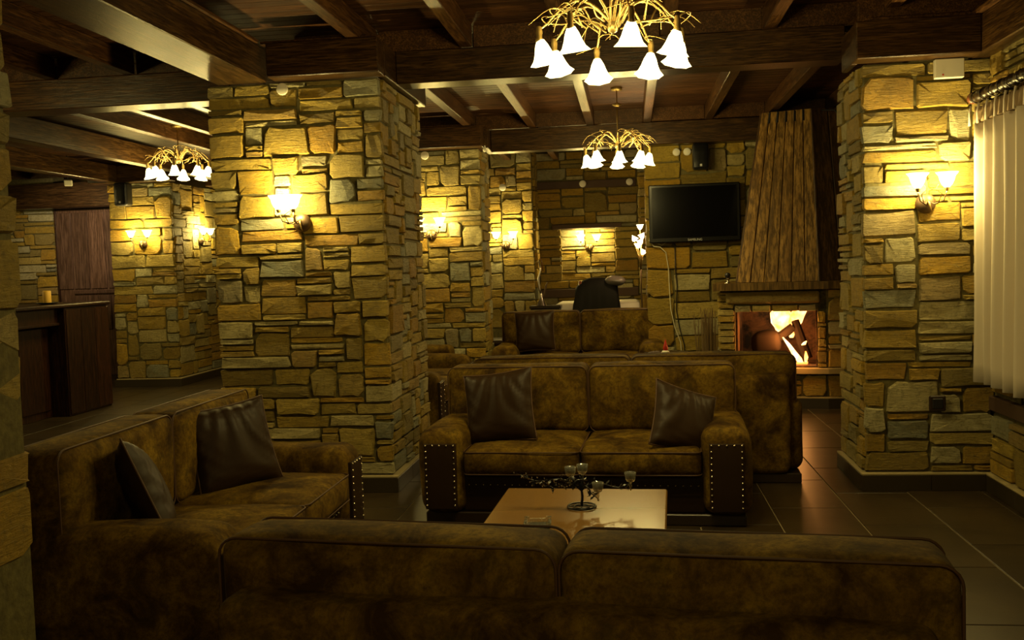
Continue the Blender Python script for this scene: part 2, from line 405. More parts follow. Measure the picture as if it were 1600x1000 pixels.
# ---------------------------------------------------------------- pillars
T = .05
def pillar(x0, x1, y0, y1, label, seed, faces, top=ZB, cw=.07, ch=.045, skirts=True, excl=()):
    t = thing('stone_pillar', label, 'pillar', (x0, y0, 0)); W, D = x1-x0, y1-y0
    MB().cbox((T*.45, T*.45, 0), (W-T*.45, D-T*.45, top), .002).build('mortar_core', 'mortar', t)
    z0 = .115; n = 0
    if 'f' in faces: n += stones(t, (0, T, z0), (1, 0), W, top-z0, seed, cw, ch, T, excl=excl)
    if 'r' in faces: n += stones(t, (W-T, 0, z0), (0, 1), D, top-z0, seed+1, cw*.9, ch, T, x0=T+.004)
    if 'l' in faces: n += stones(t, (T, D, z0), (0, -1), D-T-.004, top-z0, seed+2, cw*.9, ch, T)
    cnt[label[:30]] = n
    if skirts:
        m = .028
        k = max(2, round(W/.45))
        for i in range(k): MB().cbox((-m+(W+2*m)*i/k+.001, -m, 0), (-m+(W+2*m)*(i+1)/k-.001, .0, .10), .002).build('skirting_tile', 'skirt', t)
        for sx in ((W, W+m) if 'r' in faces else None, (-m, 0) if 'l' in faces else None):
            if sx:
                k = max(2, round(D/.45))
                for i in range(k): MB().cbox((sx[0], .001+D*i/k, 0), (sx[1], D*(i+1)/k-.001, .10), .002).build('skirting_tile', 'skirt', t)
        MB().cbox((-m if 'l' in faces else 0, -m, .10), (W+m, D if len(faces) > 1 else T, .113), .003).build('ledge', 'ledge', t)
    return t
P1 = pillar(-2.80, -1.60, 6.24, 7.44, 'large square rubble stone pillar in the middle left behind the left sofa', 18, 'fr', cw=.064, ch=.041)
P2 = pillar(1.45, 2.235, 6.24, 6.95, 'rubble stone pillar on the right joining the curtained wall', 24, 'fl', top=2.665, cw=.064, ch=.041)
P3 = pillar(-7.0, -6.09, 12.33, 13.9, 'distant stone pillar beyond the bar counter carrying two wall lights', 37, 'fr', cw=.085, ch=.06)
P4 = pillar(-2.40, -1.57, 10.30, 10.95, 'stone pillar behind the large pillar at the far end of the lounge', 53, 'fr', cw=.075, ch=.055)
# near left pillar of big stones, only its ragged right edge shows
P0 = thing('stone_pillar', 'nearest stone pillar cropped at the left edge with large ragged blocks', 'pillar', (-2.585, 2.30, 0))
MB().cbox((.03, .04, 0), (.615, .58, ZB), .002).build('mortar_core', 'mortar', P0)
rd = random.Random(5); zs = [0]; 
ys = [1010, 897, 775, 718, 643, 555, 480, 360, 290, 212, 152, 88, 20, -60]
def z_at(y): return 1.5-(y-433)/1500*2.9*1.0
zz = [z_at(y) for y in ys]; zz = [0, .15]+[max(.15, z) for z in zz if z > .2]+[ZB]
for a, b in zip(zz[:-1], zz[1:]):
    e = .600+.058*(a+b)/5.5+rd.uniform(-.02, .012)
    put_stone(P0, (0, .05, 0), (1, 0), e-.17, (a+b)/2, .34, b-a-.012, .07, rd)
    put_stone(P0, (0, .05, 0), (1, 0), e-.50, (a+b)/2, .30, b-a-.012, .07, rd)
    put_stone(P0, (e-.07, 0, 0), (0, 1), .34, (a+b)/2, .5, b-a-.012, .07, rd)
# ---------------------------------------------------------------- walls
wr = struct(MB().cbox((2.235, -1.6, 0), (2.5, 4.0, 3.12), .002).cbox((2.235, 4.0, 0), (2.5, 6.24, .52), .002).cbox((2.235, 4.0, 2.30), (2.5, 6.24, 3.12), .002)
            .cbox((2.235, 5.85, .52), (2.5, 6.24, 2.3), .002).cbox((2.235, 6.24, 0), (2.5, 15, 3.12), .002).build('wall_right', 'mortar'), 'stone wall on the right with a curtained window')
cnt['wr'] = stones(wr, (2.25, 6.235, .115), (0, -1), 3.2, 2.61, 71, excl=[(-1, .38, 9, .50), (.40, .42, 2.3, 2.2)])
sk = thing('baseboard_right', 'dark tile baseboard along the right stone wall', 'baseboard'); sk['kind'] = 'structure'
for i in range(7): MB().cbox((2.165, 6.205-.45*(i+1)+.001, 0), (2.2, 6.205-.45*i-.001, .10), .002).build('skirting_tile', 'skirt', sk)
MB().cbox((2.165, 3.0, .10), (2.235, 6.208, .113), .003).build('ledge', 'ledge', sk)
wb = struct(MB().cbox((-2.4, 14.03, 0), (-1.0, 14.3, 3.12), .002).cbox((-.2, 14.03, 0), (.3, 14.3, 3.12), .002).cbox((-1.0, 14.03, 0), (-.2, 14.3, 1.24), .002)
            .cbox((-1.0, 14.03, 1.98), (-.2, 14.3, 3.12), .002).cbox((-1.05, 14.2, 1.2), (-.15, 14.3, 2.0), .002).build('wall_back', 'mortar'), 'far stone wall with a shallow lit niche')
n = stones(wb, (-2.4, 14.04, 0.6), (1, 0), 2.7, 2.5, 81, .085, .058, excl=[(1.4, .64, 2.2, 1.38), (1.06, 1.98, 2.55, 2.08), (1.3, 1.38, 2.3, 1.46), (1.06, .40, 2.55, .52)])
n += stones(wb, (-1.0, 14.21, 1.24), (1, 0), .8, .74, 83, .07, .05)
cnt['wb'] = n
MB().cbox((-1.33, 13.96, 2.57), (.12, 14.03, 2.68), .006).build('timber_band', 'sill', wb)
MB().cbox((-1.1, 13.93, 1.99), (-.1, 14.03, 2.055), .006).build('niche_lintel', 'sill', wb)
MB().cbox((-1.3, 13.96, 1.0), (.12, 14.03, 1.12), .006).build('timber_band', 'sill', wb)
wa = struct(MB().cbox((-2.4, 13.65, 0), (-1.34, 14.02, 3.12), .002).build('wall_back_pier', 'mortar'), 'stone pier left of the niche on the far wall')
cnt['wa'] = stones(wa, (-2.4, 13.66, .6), (1, 0), 1.06, 2.5, 91, .075, .055); cnt['wa'] += stones(wa, (-1.35, 13.66, .6), (0, 1), .36, 2.5, 92, .07, .055)
wc = struct(MB().cbox((.17, 13.4, 0), (.45, 14.02, 3.12), .002).build('wall_back_corner', 'mortar'), 'narrow stone strip right of the niche beside the television wall')
cnt['wc'] = stones(wc, (.13, 13.41, .6), (1, 0), .32, 2.5, 95, .07, .055)
wt = struct(MB().cbox((.22, 10.80, 0), (3.0, 11.3, 3.12), .002).build('wall_television', 'mortar'), 'stone wall carrying the television beside the fireplace')
cnt['wt'] = stones(wt, (.18, 10.81, .1), (1, 0), 2.3, 2.9, 101, .10, .062, hw=(.08, .3, .34, .2, .08)); cnt['wt'] += stones(wt, (.24, 11.3, .1), (0, -1), .45, 2.9, 103, .1, .07)
wl = struct(MB().cbox((-12.0, 14.0, 0), (-8.83, 14.3, 3.12), .002).build('wall_back_left', 'mortar'), 'stone wall behind the bar counter left of the tall door')
cnt['wl'] = stones(wl, (-10.6, 14.01, .9), (1, 0), 1.76, 1.8, 111, .085, .06)
struct(MB().cbox((-12.6, -1.6, 0), (-12.4, 15, 3.12), .002).build('wall_left', 'plaster'), 'plain wall far to the left')
struct(MB().cbox((-12.4, -1.8, 0), (2.5, -1.6, 3.12), .002).build('wall_rear', 'plaster'), 'plain wall behind the viewer')
struct(MB().cbox((-12.4, 14.7, 0), (3, 14.9, 3.12), .002).build('wall_far', 'plaster'), 'plain far wall behind the piers')
# window behind the curtain
wi = thing('window_1', 'night dark window behind the cream curtain', 'window', (2.3, 4.9, .6)); wi['kind'] = 'structure'
MB().cbox((0, -.85, 0), (.02, .9, 1.65), .001).build('pane', 'pane', wi)
for a, b in (((-.03, -.9, -.05), (.05, -.83, 1.7)), ((-.03, .88, -.05), (.05, .95, 1.7)), ((-.03, -.9, -.05), (.05, .95, .03)), ((-.03, -.9, 1.63), (.05, .95, 1.7)), ((-.03, 0, 0), (.05, .06, 1.65))):
    MB().cbox(a, b, .004).build('frame', 'sill', wi)
MB().cbox((2.19, 3.2, .505), (2.34, 6.235, .595), .006).build('trim_1', 'sill')
struct(bpy.data.objects['trim_1'], 'dark brown timber sill under the curtained window', 'sill')
# door
d1 = thing('door_1', 'tall brown panelled wooden door behind the bar', 'door', (-8.83, 13.98, 0)); d1['kind'] = 'structure'
MB().cbox((0, .02, 0), (1.5, .08, 2.57), .002).build('door_leaf', 'door', d1)
for a, b in ((0, .26), (.27, .53), (.54, .81), (.83, 1.2)): MB().cbox((a+.004, 0, 1.34), (b-.004, .03, 2.52), .006).build('plank', 'door', d1)
MB().cbox((.27, -.01, .7), (.86, .03, 1.24), .012).build('panel', 'door', d1); MB().cbox((.27, -.02, 1.26), (1.2, .03, 1.32), .01).build('rail', 'door', d1)
MB().cbox((0, -.01, 0), (.025, .06, 2.57), .004).build('door_frame', 'bar', d1)
# ---------------------------------------------------------------- fireplace
th_ = atan2(-.20, 1.03)
fp = thing('fireplace', 'corner stone fireplace with burning fire and tall tapered wooden hood', 'fireplace', (.86, 9.80, 0), th_)
FW = 1.045
def fst(o, u, L, H, seed, **k): return stones(fp, o, u, L, H, seed, **k)
MB().cbox((.03, .03, 0), (FW, 1.2, .37), .002).cbox((.03, .03, .37), (.17, 1.2, 1.17), .002).cbox((.96, .03, .37), (FW, .95, 1.17), .002).cbox((.1, .03, .96), (FW, .9, 1.17), .002).build('mortar_core', 'mortar', fp)
MB().cbox((FW-.06, .03, 0), (FW+1.0, 1.0, 1.17), .002).build('mortar_side', 'mortar', fp)
cnt['fp'] = fst((0, .05, .11), (1, 0), FW, .22, 121, cw=.08, ch=.055)+fst((0, .05, .40), (1, 0), .17, .76, 122, cw=.055, ch=.035)+fst((.955, .05, .40), (1, 0), .09, .56, 123, cw=.045, ch=.04)
ur = (cos(-th_), sin(-th_))
cnt['fp'] += fst((FW+.0, .05, .11), ur, .9, .22, 124, cw=.08, ch=.055)+fst((FW+.0, .05, .40), ur, .9, .77, 125, cw=.07, ch=.045)
cnt['fp'] += fst((.05, 1.0, .11), (0, -1), .95, 1.05, 126, cw=.07, ch=.05)
for a, b in ((.17, .33), (.34, .52), (.53, .78), (.785, .95)): put_stone(fp, (0, .05, 0), (1, 0), (a+b)/2, .985, b-a-.008, .06, .055, rd)
MB().rbox((.09, -.02, 1.035), (FW-.06, .12, 1.15), .025, 6, (0, .01, .008), .006, 3).build('lintel_stone', 'stone', fp, True)
# mantel and hearth, with the return to the right
def slab(z0, z1, ov, mat, name, x0=-.03):
    p = [(x0, -ov), (FW+ov*.25, -ov), (FW+ov*.25+ur[0]*.95, -ov+ur[1]*.95), (FW+.9, 1.0), (x0, .9)]
    v = [(x, y, z0) for x, y in p]+[(x, y, z1) for x, y in p]; k = len(p)
    MB().add(v, [tuple(range(k))[::-1], tuple(range(k, 2*k))]+[(i, (i+1) % k, k+(i+1) % k, k+i) for i in range(k)]).build(name, mat, fp)
slab(1.17, 1.245, .07, 'hood', 'mantel_shelf'); slab(.345, .395, .055, 'ledge', 'hearth_slab'); slab(0.0, .10, .028, 'skirt', 'skirting'); slab(.10, .112, .03, 'ledge', 'ledge')
# firebox
MB().cbox((.17, .10, .395), (.19, .75, .96), .002).cbox((.94, .10, .395), (.96, .75, .96), .002).cbox((.17, .74, .395), (.96, .78, .96), .002).cbox((.17, .06, .395), (.96, .78, .41), .002).build('firebox', 'soot', fp)
lg = MB(); 
MB().tube([(.30, .40, .47), (.52, .34, .62), (.72, .36, .78)], [.05, .055, .045], 9).build('log', 'log', fp)
MB().tube([(.86, .30, .46), (.80, .34, .64), (.74, .38, .84)], [.05, .05, .04], 9).build('log', 'log', fp)
MB().tube([(.25, .3, .46), (.55, .26, .47), (.85, .35, .46)], [.055, .06, .05], 9).build('log', 'log', fp)
MB().rbox((.34, .25, .50), (.60, .42, .72), .05, 5, (.02, 0, .02), .02, 8).build('log', 'log', fp, True, label='split charred log')
def flame(pts, name='flame'):
    p = [(x, y, z) for x, y, z, r in pts]; MB().tube(p, [r for *_, r in pts], 8).build(name, 'flame', fp, True)
flame([(.63, .42, .70, .02), (.62, .42, .76, .07), (.60, .42, .83, .10), (.60, .42, .90, .11), (.62, .42, .955, .08)])
flame([(.70, .44, .66, .02), (.70, .44, .76, .06), (.74, .44, .85, .08), (.78, .44, .92, .07), (.84, .44, .955, .03)])
flame([(.56, .45, .72, .01), (.55, .45, .80, .03), (.57, .45, .90, .06), (.57, .45, .955, .04)])
flame([(.62, .26, .68, .006), (.68, .25, .60, .018), (.73, .24, .52, .026), (.78, .24, .45, .03), (.81, .24, .42, .01)])
flame([(.84, .24, .43, .012), (.845, .24, .48, .02), (.84, .24, .54, .006)])
flame([(.80, .26, .60, .004), (.83, .26, .615, .018), (.85, .26, .64, .004)])
MB().cbox((.6, .2, .41), (.86, .4, .425), .01).build('embers', 'ember', fp)
light('fire_light', fp, (.62, .16, .70), FIRE_W*.6, .05, (1, .38, .08)); light('fire_light', fp, (.80, -.16, .5), FIRE_W*.07, .06, (1, .36, .07))
# hood of tapered boards
b0, b1 = Vector((.20, .05, 1.245)), Vector((.985, .0, 1.245)); t0, t1 = Vector((.45, .34, 2.94)), Vector((.93, .28, 2.94))
nb = 6
def board(A, B, C_, D_, name, mat, th=.022, g=.0025):
    A, B, C_, D_ = (Vector(p) for p in (A, B, C_, D_)); e = (B-A).normalized()*g; A = A+e; B = B-e; C_ = C_-e; D_ = D_+e
    nn = (B-A).cross(D_-A).normalized()*th
    v = [A, B, C_, D_, A+nn, B+nn, C_+nn, D_+nn]; i = .006
    v2 = [A+nn+(B-A).normalized()*i, B+nn-(B-A).normalized()*i, C_+nn-(C_-D_).normalized()*i, D_+nn+(C_-D_).normalized()*i]
    v[4:] = [q-nn*.3 for q in v[4:]]; v += v2
    return MB().add(v, [(3, 2, 1, 0), (0, 1, 5, 4), (1, 2, 6, 5), (2, 3, 7, 6), (3, 0, 4, 7), (4, 5, 9, 8), (5, 6, 10, 9), (6, 7, 11, 10), (7, 4, 8, 11), (8, 9, 10, 11)]).build(name, mat, fp)
for i in range(nb):
    l = [i/nb, (i+1)/nb]; zt = 1-.02*(i % 2)
    board(b0.lerp(b1, l[0]), b0.lerp(b1, l[1]), t0.lerp(t1, l[1]), t0.lerp(t1, l[0]), 'hood_board', 'hood')
r0, r1 = Vector((.985, .0, 1.245)), Vector((1.75, .30, 1.245)); s0, s1 = Vector((.93, .28, 2.94)), Vector((1.5, .5, 2.94))
for i in range(1, nb):
    a_ = t0.lerp(t1, i/nb); b_ = b0.lerp(b1, i/nb); d_ = (b_-a_).normalized()
    MB().tube([a_+Vector((0, -.017, -.004)), a_+d_*.11+Vector((0, -.017, 0))], .014, 5).build('slot_shade_strip', 'black', fp)  # black rods on the joints stand in for shade inside the slots
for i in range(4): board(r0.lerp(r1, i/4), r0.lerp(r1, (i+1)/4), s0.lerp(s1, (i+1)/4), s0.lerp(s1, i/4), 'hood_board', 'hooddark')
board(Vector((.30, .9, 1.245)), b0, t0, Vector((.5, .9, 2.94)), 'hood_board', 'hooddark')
MB().tube([b1+Vector((.0, -.02, 0)), t1+Vector((.0, -.02, 0))], .012, 6).build('corner_bead', 'hooddark', fp)
# ---------------------------------------------------------------- sofas
def loop_rect(x0, x1, z0, z1, r, y, plane='xz', n=5, crown=0):
    pts = []
    for (cx_, cz_, a0) in ((x1-r, z1-r, 0), (x0+r, z1-r, pi/2), (x0+r, z0+r, pi), (x1-r, z0+r, 3*pi/2)):
        for k in range(n+1):
            a = a0+pi/2*k/n; pts.append((cx_+r*cos(a), cz_+r*sin(a)))
    return [(x, y, z) if plane == 'xz' else (x, z, y) for x, z in pts]
def sofa(label, loc, rz, W=1.86, D=.98, hs=1., seed=0, cat='sofa', name='sofa', ncush=2):
    t = thing(name, label, cat, loc, rz, None); t.scale = (1, 1, hs); h, y0, y1 = W/2, -D/2, D/2; aw = .27
    MB().cbox((-h+.03, y0+.03, 0), (h-.03, y1-.03, .065), .006).build('plinth', 'darkwood', t)
    MB().rbox((-h+aw-.02, y0+.05, .06), (h-aw+.02, y1-.05, .29), .02, 4).build('seat_base', 'leather', t, True)
    for s in (-1, 1):
        x0, x1 = (s*h, s*(h-aw)); a = min(x0, x1); b = max(x0, x1)
        o = MB().rbox((a, y0, .06), (b, y1-.12, .55), .075, 8, (.012, .012, .012), .006, seed+s+3, 4).build('arm', 'suede', t, True)
        c = (a+b)/2; q = .095
        MB().rbox((c-q, y0-.017, .09), (c+q, y0+.08, .475), .006, 3).build('front_panel', 'leather', o, True)
        ns = MB(); r = .0062
        def nail(x, y, z): ns.lathe([(r, 0), (r*.8, .003), (.0001, .005)], 6, (x, y, z), Matrix.Rotation(pi/2, 3, 'X'))
        k = 11
        for i in range(k):
            for e in (-1, 1): nail(c+e*(q-.012), y0-.018, .115+(.465-.115)*i/(k-1))
        for i in range(1, 4): nail(c-q+.012+(2*q-.024)*i/4, y0-.018, .465)
        ns.build('nail_heads', 'nail', o, True)['kind'] = 'stuff'
    nb_ = MB(); k = int((W-2*aw)/.042)
    for i in range(k): nb_.lathe([(.0055, 0), (.0045, .003), (.0001, .005)], 6, (-h+aw+.02+(W-2*aw-.04)*i/(k-1), y0+.048, .225), Matrix.Rotation(pi/2, 3, 'X'))
    nb_.build('nail_heads', 'nail', t, True)['kind'] = 'stuff'
    MB().rbox((-h+.10, y1-.20, .06), (h-.10, y1, .725), .05, 8, (.006, .008, .006), .004, seed+9, 3).build('back_frame', 'suede', t, True)
    cw_ = (W-2*aw)/ncush; rnd = random.Random(seed)
    for i in range(ncush):
        x0 = -h+aw+cw_*i+.004; x1 = x0+cw_-.008
        o = MB().rbox((x0, y0-.015, .285), (x1, y1-.30, .435), .035, 9, (.012, .02, .028), .005, seed+20+i, 3).build('seat_cushion', 'suede', t, True)
        for z in (.425, .297): MB().tube(loop_rect(x0-.002, x1+.002, y0-.018, y1-.30, .04, z, 'xy'), .0040, 5, True).build('piping', 'piping', o, True)
    bw = (W-.08)/ncush; ya, yb = y1-.36, y1-.13
    for i in range(ncush):
        x0 = -h+.04+bw*i+.006; x1 = x0+bw-.012
        o = MB().rbox((x0, ya, .43), (x1, yb, .845), .045, 10, (.012, .035, .018), .006, seed+40+i, 3).build('back_cushion', 'suede', t, True)
        o.rotation_euler[0] = 0
        for y in (ya+.014, yb-.014): MB().tube(loop_rect(x0-.002, x1+.002, .43, .847, .05, y, 'xz'), .0040, 5, True).build('piping', 'piping', o, True)
    return t
RZ = radians
sofa('foreground brown suede sofa seen from behind across the bottom', (-.150, 2.59, 0), RZ(180-6.5), 1.88, .98, .965, 1)
S2 = sofa('brown suede two-seat sofa facing the viewer behind the coffee table', (-.285, 5.89, 0), RZ(-2.6), 1.90, .98, 1.0, 2)
S3 = sofa('brown suede sofa at the left seen end-on with two leather pillows', (-1.98, 4.17, 0), RZ(90), 1.88, .96, 1.02, 3)
S4 = sofa('wide brown sofa backed against the sofa behind the coffee table', (.0, 6.93, 0), RZ(180-2), 2.28, .96, 1.0, 4)
S5 = sofa('farthest brown sofa facing the viewer below the television wall corner', (-.57, 10.66, 0), RZ(0), 1.86, .98, 1.13, 5)
S6 = sofa('brown sofa behind the large pillar showing only its arms', (-2.14, 8.92, 0), RZ(90), 1.86, .98, 1.08, 6)
# small armchair against the far pillar
ac = thing('armchair', 'low brown armchair in front of the far pillar left of the sofas', 'armchair', (-2.28, 10.06, 0), 0)
MB().rbox((-.38, -.1, .06), (.38, .18, .66), .06, 6, (.01, .02, .01), .004, 1).build('backrest', 'suede', ac, True)
for s in (-1, 1): MB().rbox((s*.38-.09, -.12, .06), (s*.38+.0, .12, .5), .04, 5).build('arm', 'suede', ac, True)
MB().rbox((-.3, -.14, .1), (.3, .1, .42), .04, 5, (0, 0, .02)).build('seat', 'suede', ac, True)
# ---------------------------------------------------------------- pillows
def pillow(label, loc, rot, s=.43, mat='leather', th=.075, seed=0, wr=.0065):
    n = 22; vs = []; fs = []; rd = random.Random(seed); a1, a2 = rd.uniform(0, 6), rd.uniform(0, 6)
    def P(u, v, sd):
        x = u*s/2*(1-.07*(1-v*v)**1.0*abs(u)); z = v*s/2*(1-.07*(1-u*u)*abs(v))
        t = th*((1-u**4)*(1-v**4))**.55*(.75+.25*cos(u*1.5)*cos(v*1.5))
        cr = wr*sin(10*u+14*v*u+a1)*(1-u*u)+wr*sin(17*(u+v)+a2)*(u*u)*(1-v*v)+wr*.8*sin(23*v+6*u)*(v*v)*(1-u*u)
        return (x, sd*(t+cr*(1 if t > .01 else 0)), z)
    for sd in (-1, 1):
        o = len(vs)
        for i in range(n+1):
            for j in range(n+1): vs.append(P(2*i/n-1, 2*j/n-1, sd))
        for i in range(n):
            for j in range(n):
                q = (o+i*(n+1)+j, o+(i+1)*(n+1)+j, o+(i+1)*(n+1)+j+1, o+i*(n+1)+j+1); fs.append(q if sd < 0 else q[::-1])
    o = MB().add(vs, fs).build('pillow', mat, None, True); tag(o, label, 'pillow'); o.location = loc; o.rotation_euler = rot
    e = [P(2*i/n-1, -1, 1) for i in range(n)]+[P(1, 2*i/n-1, 1) for i in range(n)]+[P(1-2*i/n, 1, 1) for i in range(n)]+[P(-1, 1-2*i/n, 1) for i in range(n)]
    MB().tube(e, .005, 5, True).build('piping', 'piping', o, True); return o
pillow('dark leather pillow leaning on the left end of the middle sofa', (-.80, 5.70, .645), (RZ(-17), RZ(-8), RZ(-10)), .44, seed=1)
pillow('dark leather pillow tipped on its corner on the right end of the middle sofa', (.285, 5.56, .575), (RZ(-24), RZ(20), RZ(22)), .40, seed=2)
pillow('dark leather pillow upright against the left sofa back nearer the pillar', (-1.97, 4.50, .645), (RZ(-16), RZ(-5), RZ(50)), .44, seed=3)
pillow('dark leather pillow edge-on beside the near arm of the left sofa', (-1.995, 3.68, .625), (RZ(-22), RZ(14), RZ(118)), .43, seed=4)
pillow('dark leather pillow on the farthest sofa left seat', (-1.05, 10.48, .76), (RZ(-12), RZ(-2), RZ(0)), .44, seed=5)
# ---------------------------------------------------------------- coffee table
ct = thing('coffee_table', 'square wooden coffee table with warm honey top between the sofas', 'table', (-.245, 4.075, 0), RZ(-2.5))
MB().cbox((-.385, -.46, .385), (.375, .45, .425), .006).build('tabletop', 'table', ct)
MB().cbox((-.33, -.35, .30), (.33, .35, .384), .004).build('apron', 'darkwood', ct)
for x in (-1, 1):
    for y in (-1, 1): MB().cbox((x*.33-.03, y*.35-.03, 0), (x*.33+.03, y*.35+.03, .384), .006).build('leg', 'darkwood', ct)
MB().cbox((-.31, -.33, .10), (.31, .33, .12), .004).build('lower_shelf', 'darkwood', ct)
TZ = .425
# candle holder shaped like a branch
ch = thing('candle_holder', 'black wire branch candle holder with glass cups on the coffee table', 'candle holder', (-.235, 4.17, TZ))
MB().tube([(.062*cos(a*pi/8), .062*sin(a*pi/8), .006) for a in range(16)], .0045, 5, True).build('base_ring', 'iron', ch, True)
MB().tube([(.035*cos(a*pi/8), .035*sin(a*pi/8), .004) for a in range(16)], .003, 5, True).tube([(-.06, 0, .006), (.06, 0, .006)], .003, 5).tube([(0, -.06, .006), (0, .06, .006)], .003, 5).build('base_wires', 'iron', ch, True)
MB().tube([(0, 0, .004), (.004, 0, .05), (0, 0, .09), (.01, 0, .13)], [.006, .006, .005, .004], 6).build('stem', 'iron', ch, True)
cups = [(-.045, -.02, .155), (.005, .03, .155), (.075, -.06, .095), (.215, -.0, .125)]
ends = [(-.27, .02, .15), (-.17, .0, .12)]+[(x, y, z-.01) for x, y, z in cups]
rd = random.Random(9)
lv = MB(); bd = MB()
for (x, y, z) in ends:
    pts = [(x*q, y*q, .075+(z-.075)*q**.8+.02*sin(q*6)) for q in [i/8 for i in range(9)]]
    MB().tube(pts, [.0045-.0003*i for i in range(9)], 5).build('branch', 'iron', ch, True)
    for i in range(2, 9):
        p = Vector(pts[i])
        for k in range(2 if x > -.1 else 3):
            d = Vector((rd.uniform(-1, 1), rd.uniform(-1, 1), rd.uniform(-.8, .8))).normalized(); s_ = rd.uniform(.012, .019)
            u_ = d.cross(Vector((.2, .4, 1))).normalized(); c_ = p+d*.016
            lv.add([c_-d*s_, c_+u_*s_*.55+Vector((0, 0, .002)), c_+d*s_, c_-u_*s_*.45, c_+d.cross(u_)*.003], [(0, 1, 4), (1, 2, 4), (2, 3, 4), (3, 0, 4), (3, 2, 1, 0)])
            if x < -.1:
                bd.lathe([(.0005, -.004), (.0035, 0), (.0005, .004)], 6, p+d*.03)
lv.build('leaves', 'iron', ch)['kind'] = 'stuff'; bd.build('beads', 'silver', ch, True)['kind'] = 'stuff'
for (x, y, z) in cups:
    c = MB().lathe([(.001, -.012), (.016, -.01), (.022, 0), (.026, .03), (.0245, .03), (.020, .002), (.001, -.006)], 14, (x, y, z)).build('glass_cup', 'glass', ch, True)
    MB().lathe([(.0001, .0), (.019, .0), (.021, .014), (.0001, .015)], 12, (x, y, z)).build('candle', 'cloth', ch, True)
    MB().lathe([(.0005, -.055), (.005, -.048), (.003, -.04), (.007, -.03), (.004, -.022), (.008, -.014), (.001, -.011)], 8, (x, y, z)).build('glass_drop', 'glass', ch, True)
at = thing('ashtray', 'square ribbed clear glass ashtray on the front left of the coffee table', 'ashtray', (-.40, 3.86, TZ), RZ(4))
MB().cbox((-.05, -.05, 0), (.05, .05, .008), .003).build('bottom', 'glass', at)
for k in range(4):
    w_ = MB()
    for i in range(6):
        x = -.042+i*.017; p = Matrix.Rotation(k*pi/2, 3, 'Z')
        hgt = .030 if i in (0, 5) else .022
        q = [p @ Vector(v) for v in ((x-.0078, -.056, hgt), (x+.0078, -.056, hgt), (x+.0078, -.044, hgt), (x-.0078, -.044, hgt), (x-.0078, -.05, .006), (x+.0078, -.05, .006), (x+.0078, -.040, .006), (x-.0078, -.040, .006))]
        w_.add(q, [(0, 1, 2, 3), (7, 6, 5, 4), (4, 5, 1, 0), (5, 6, 2, 1), (6, 7, 3, 2), (7, 4, 0, 3)])
    w_.build('ribbed_side', 'glass', at)
# ---------------------------------------------------------------- chandeliers
def chandelier(label, loc, Rr, phase, seed, ztop, twigs=26, n=8, pw=1.):
    t = thing('chandelier', label, 'chandelier', loc); rd = random.Random(seed)
    L = ztop-loc[2]
    MB().tube([(0, 0, .04), (0, 0, L)], .006, 6).build('stem', 'brass', t, True)
    MB().lathe([(.001, L-.03), (.05, L-.028), (.055, L-.005), (.055, L)], 14).build('ceiling_rose', 'brass', t, True)
    MB().lathe([(.001, .02), (.02, .03), (.03, .06), (.012, .09), (.02, .12), (.008, .14)], 12).build('hub', 'brass', t, True)
    if L > .5: MB().lathe([(.012, L-.18), (.05, L-.16), (.012, L-.14)], 12).build('canopy_dish', 'brass', t, True)
    for k in range(n):
        a = phase+2*pi*k/n; r = Rr*rd.uniform(.93, 1.04); c, s = cos(a), sin(a); dz = rd.uniform(-.012, .012)
        pts = [(c*r*q, s*r*q, .06+dz*q+.13*sin(pi*min(1, q*1.05))*(1-.3*q)+(-.03*q**4)) for q in [i/10 for i in range(11)]]
        ar = MB().tube(pts, [.009-.0004*i for i in range(11)], 6).build('arm', 'brass', t, True)
        e = Vector(pts[-1])
        # curled shoots along the arm
        tw = MB()
        for i in range(3):
            b = Vector(pts[rd.choice((4, 6, 8, 9, 10))]); g = rd.uniform(0, 6.28); l = rd.uniform(.05, .14)
            tw.tube([b+Vector((cos(g+q*2.4)*l*q, sin(g+q*2.4)*l*q, l*(.9*q-1.1*q*q)+.02*q)) for q in [j/6 for j in range(7)]], [.0042-.0005*j for j in range(7)], 5)
        tw.build('shoot', 'brass', ar, True)['kind'] = 'stuff'
        MB().lathe([(.0115, .045), (.016, .02), (.013, -.005), (.019, -.02), (.014, -.03)], 10, e+Vector((0, 0, -.03))).build('socket', 'brass', t, True)
        tilt = Matrix.Rotation(.22, 3, Vector((-s, c, 0)))
        MB().lathe([(.018, -.018), (.031, -.045), (.041, -.078), (.052, -.105), (.070, -.126)], 16, e+Vector((0, 0, -.03)), tilt, .05).build('lamp_shade', 'shade', t, True)
        light('bulb_light', t, e+Vector((0, 0, -.03)) + tilt @ Vector((0, 0, -.075)), CH_W*pw, .02)
    for i in range(twigs):   # fine loose tendrils between the arms
        a = rd.uniform(0, 2*pi); r0_ = rd.uniform(.02, .2); r1_ = Rr*rd.uniform(.75, 1.22); tw_ = rd.uniform(-.5, .5); u = rd.uniform(.02, .13)
        pts = []
        for j in range(9):
            q = j/8; rr = r0_+(r1_-r0_)*q; aa = a+tw_*q
            pts.append((cos(aa)*rr, sin(aa)*rr, .05+u*sin(pi*q*.95)+.012*sin(7*q+i)))
        MB().tube(pts, [.0048-.00035*j for j in range(9)], 5).build('tendril', 'brass', t, True)
    return t
chandelier('nearest brass twig chandelier with eight glowing bell shades', (-.05, 4.6, 2.545), .345, .25, 3, ZC)
chandelier('middle distance brass twig chandelier above the rear sofas', (-.08, 9.2, 2.535), .315, .05, 4, ZC, 20)
chandelier('brass twig chandelier at the left between the two largest pillars', (-4.83, 10.0, 2.69), .315, .3, 5, ZC, 20)
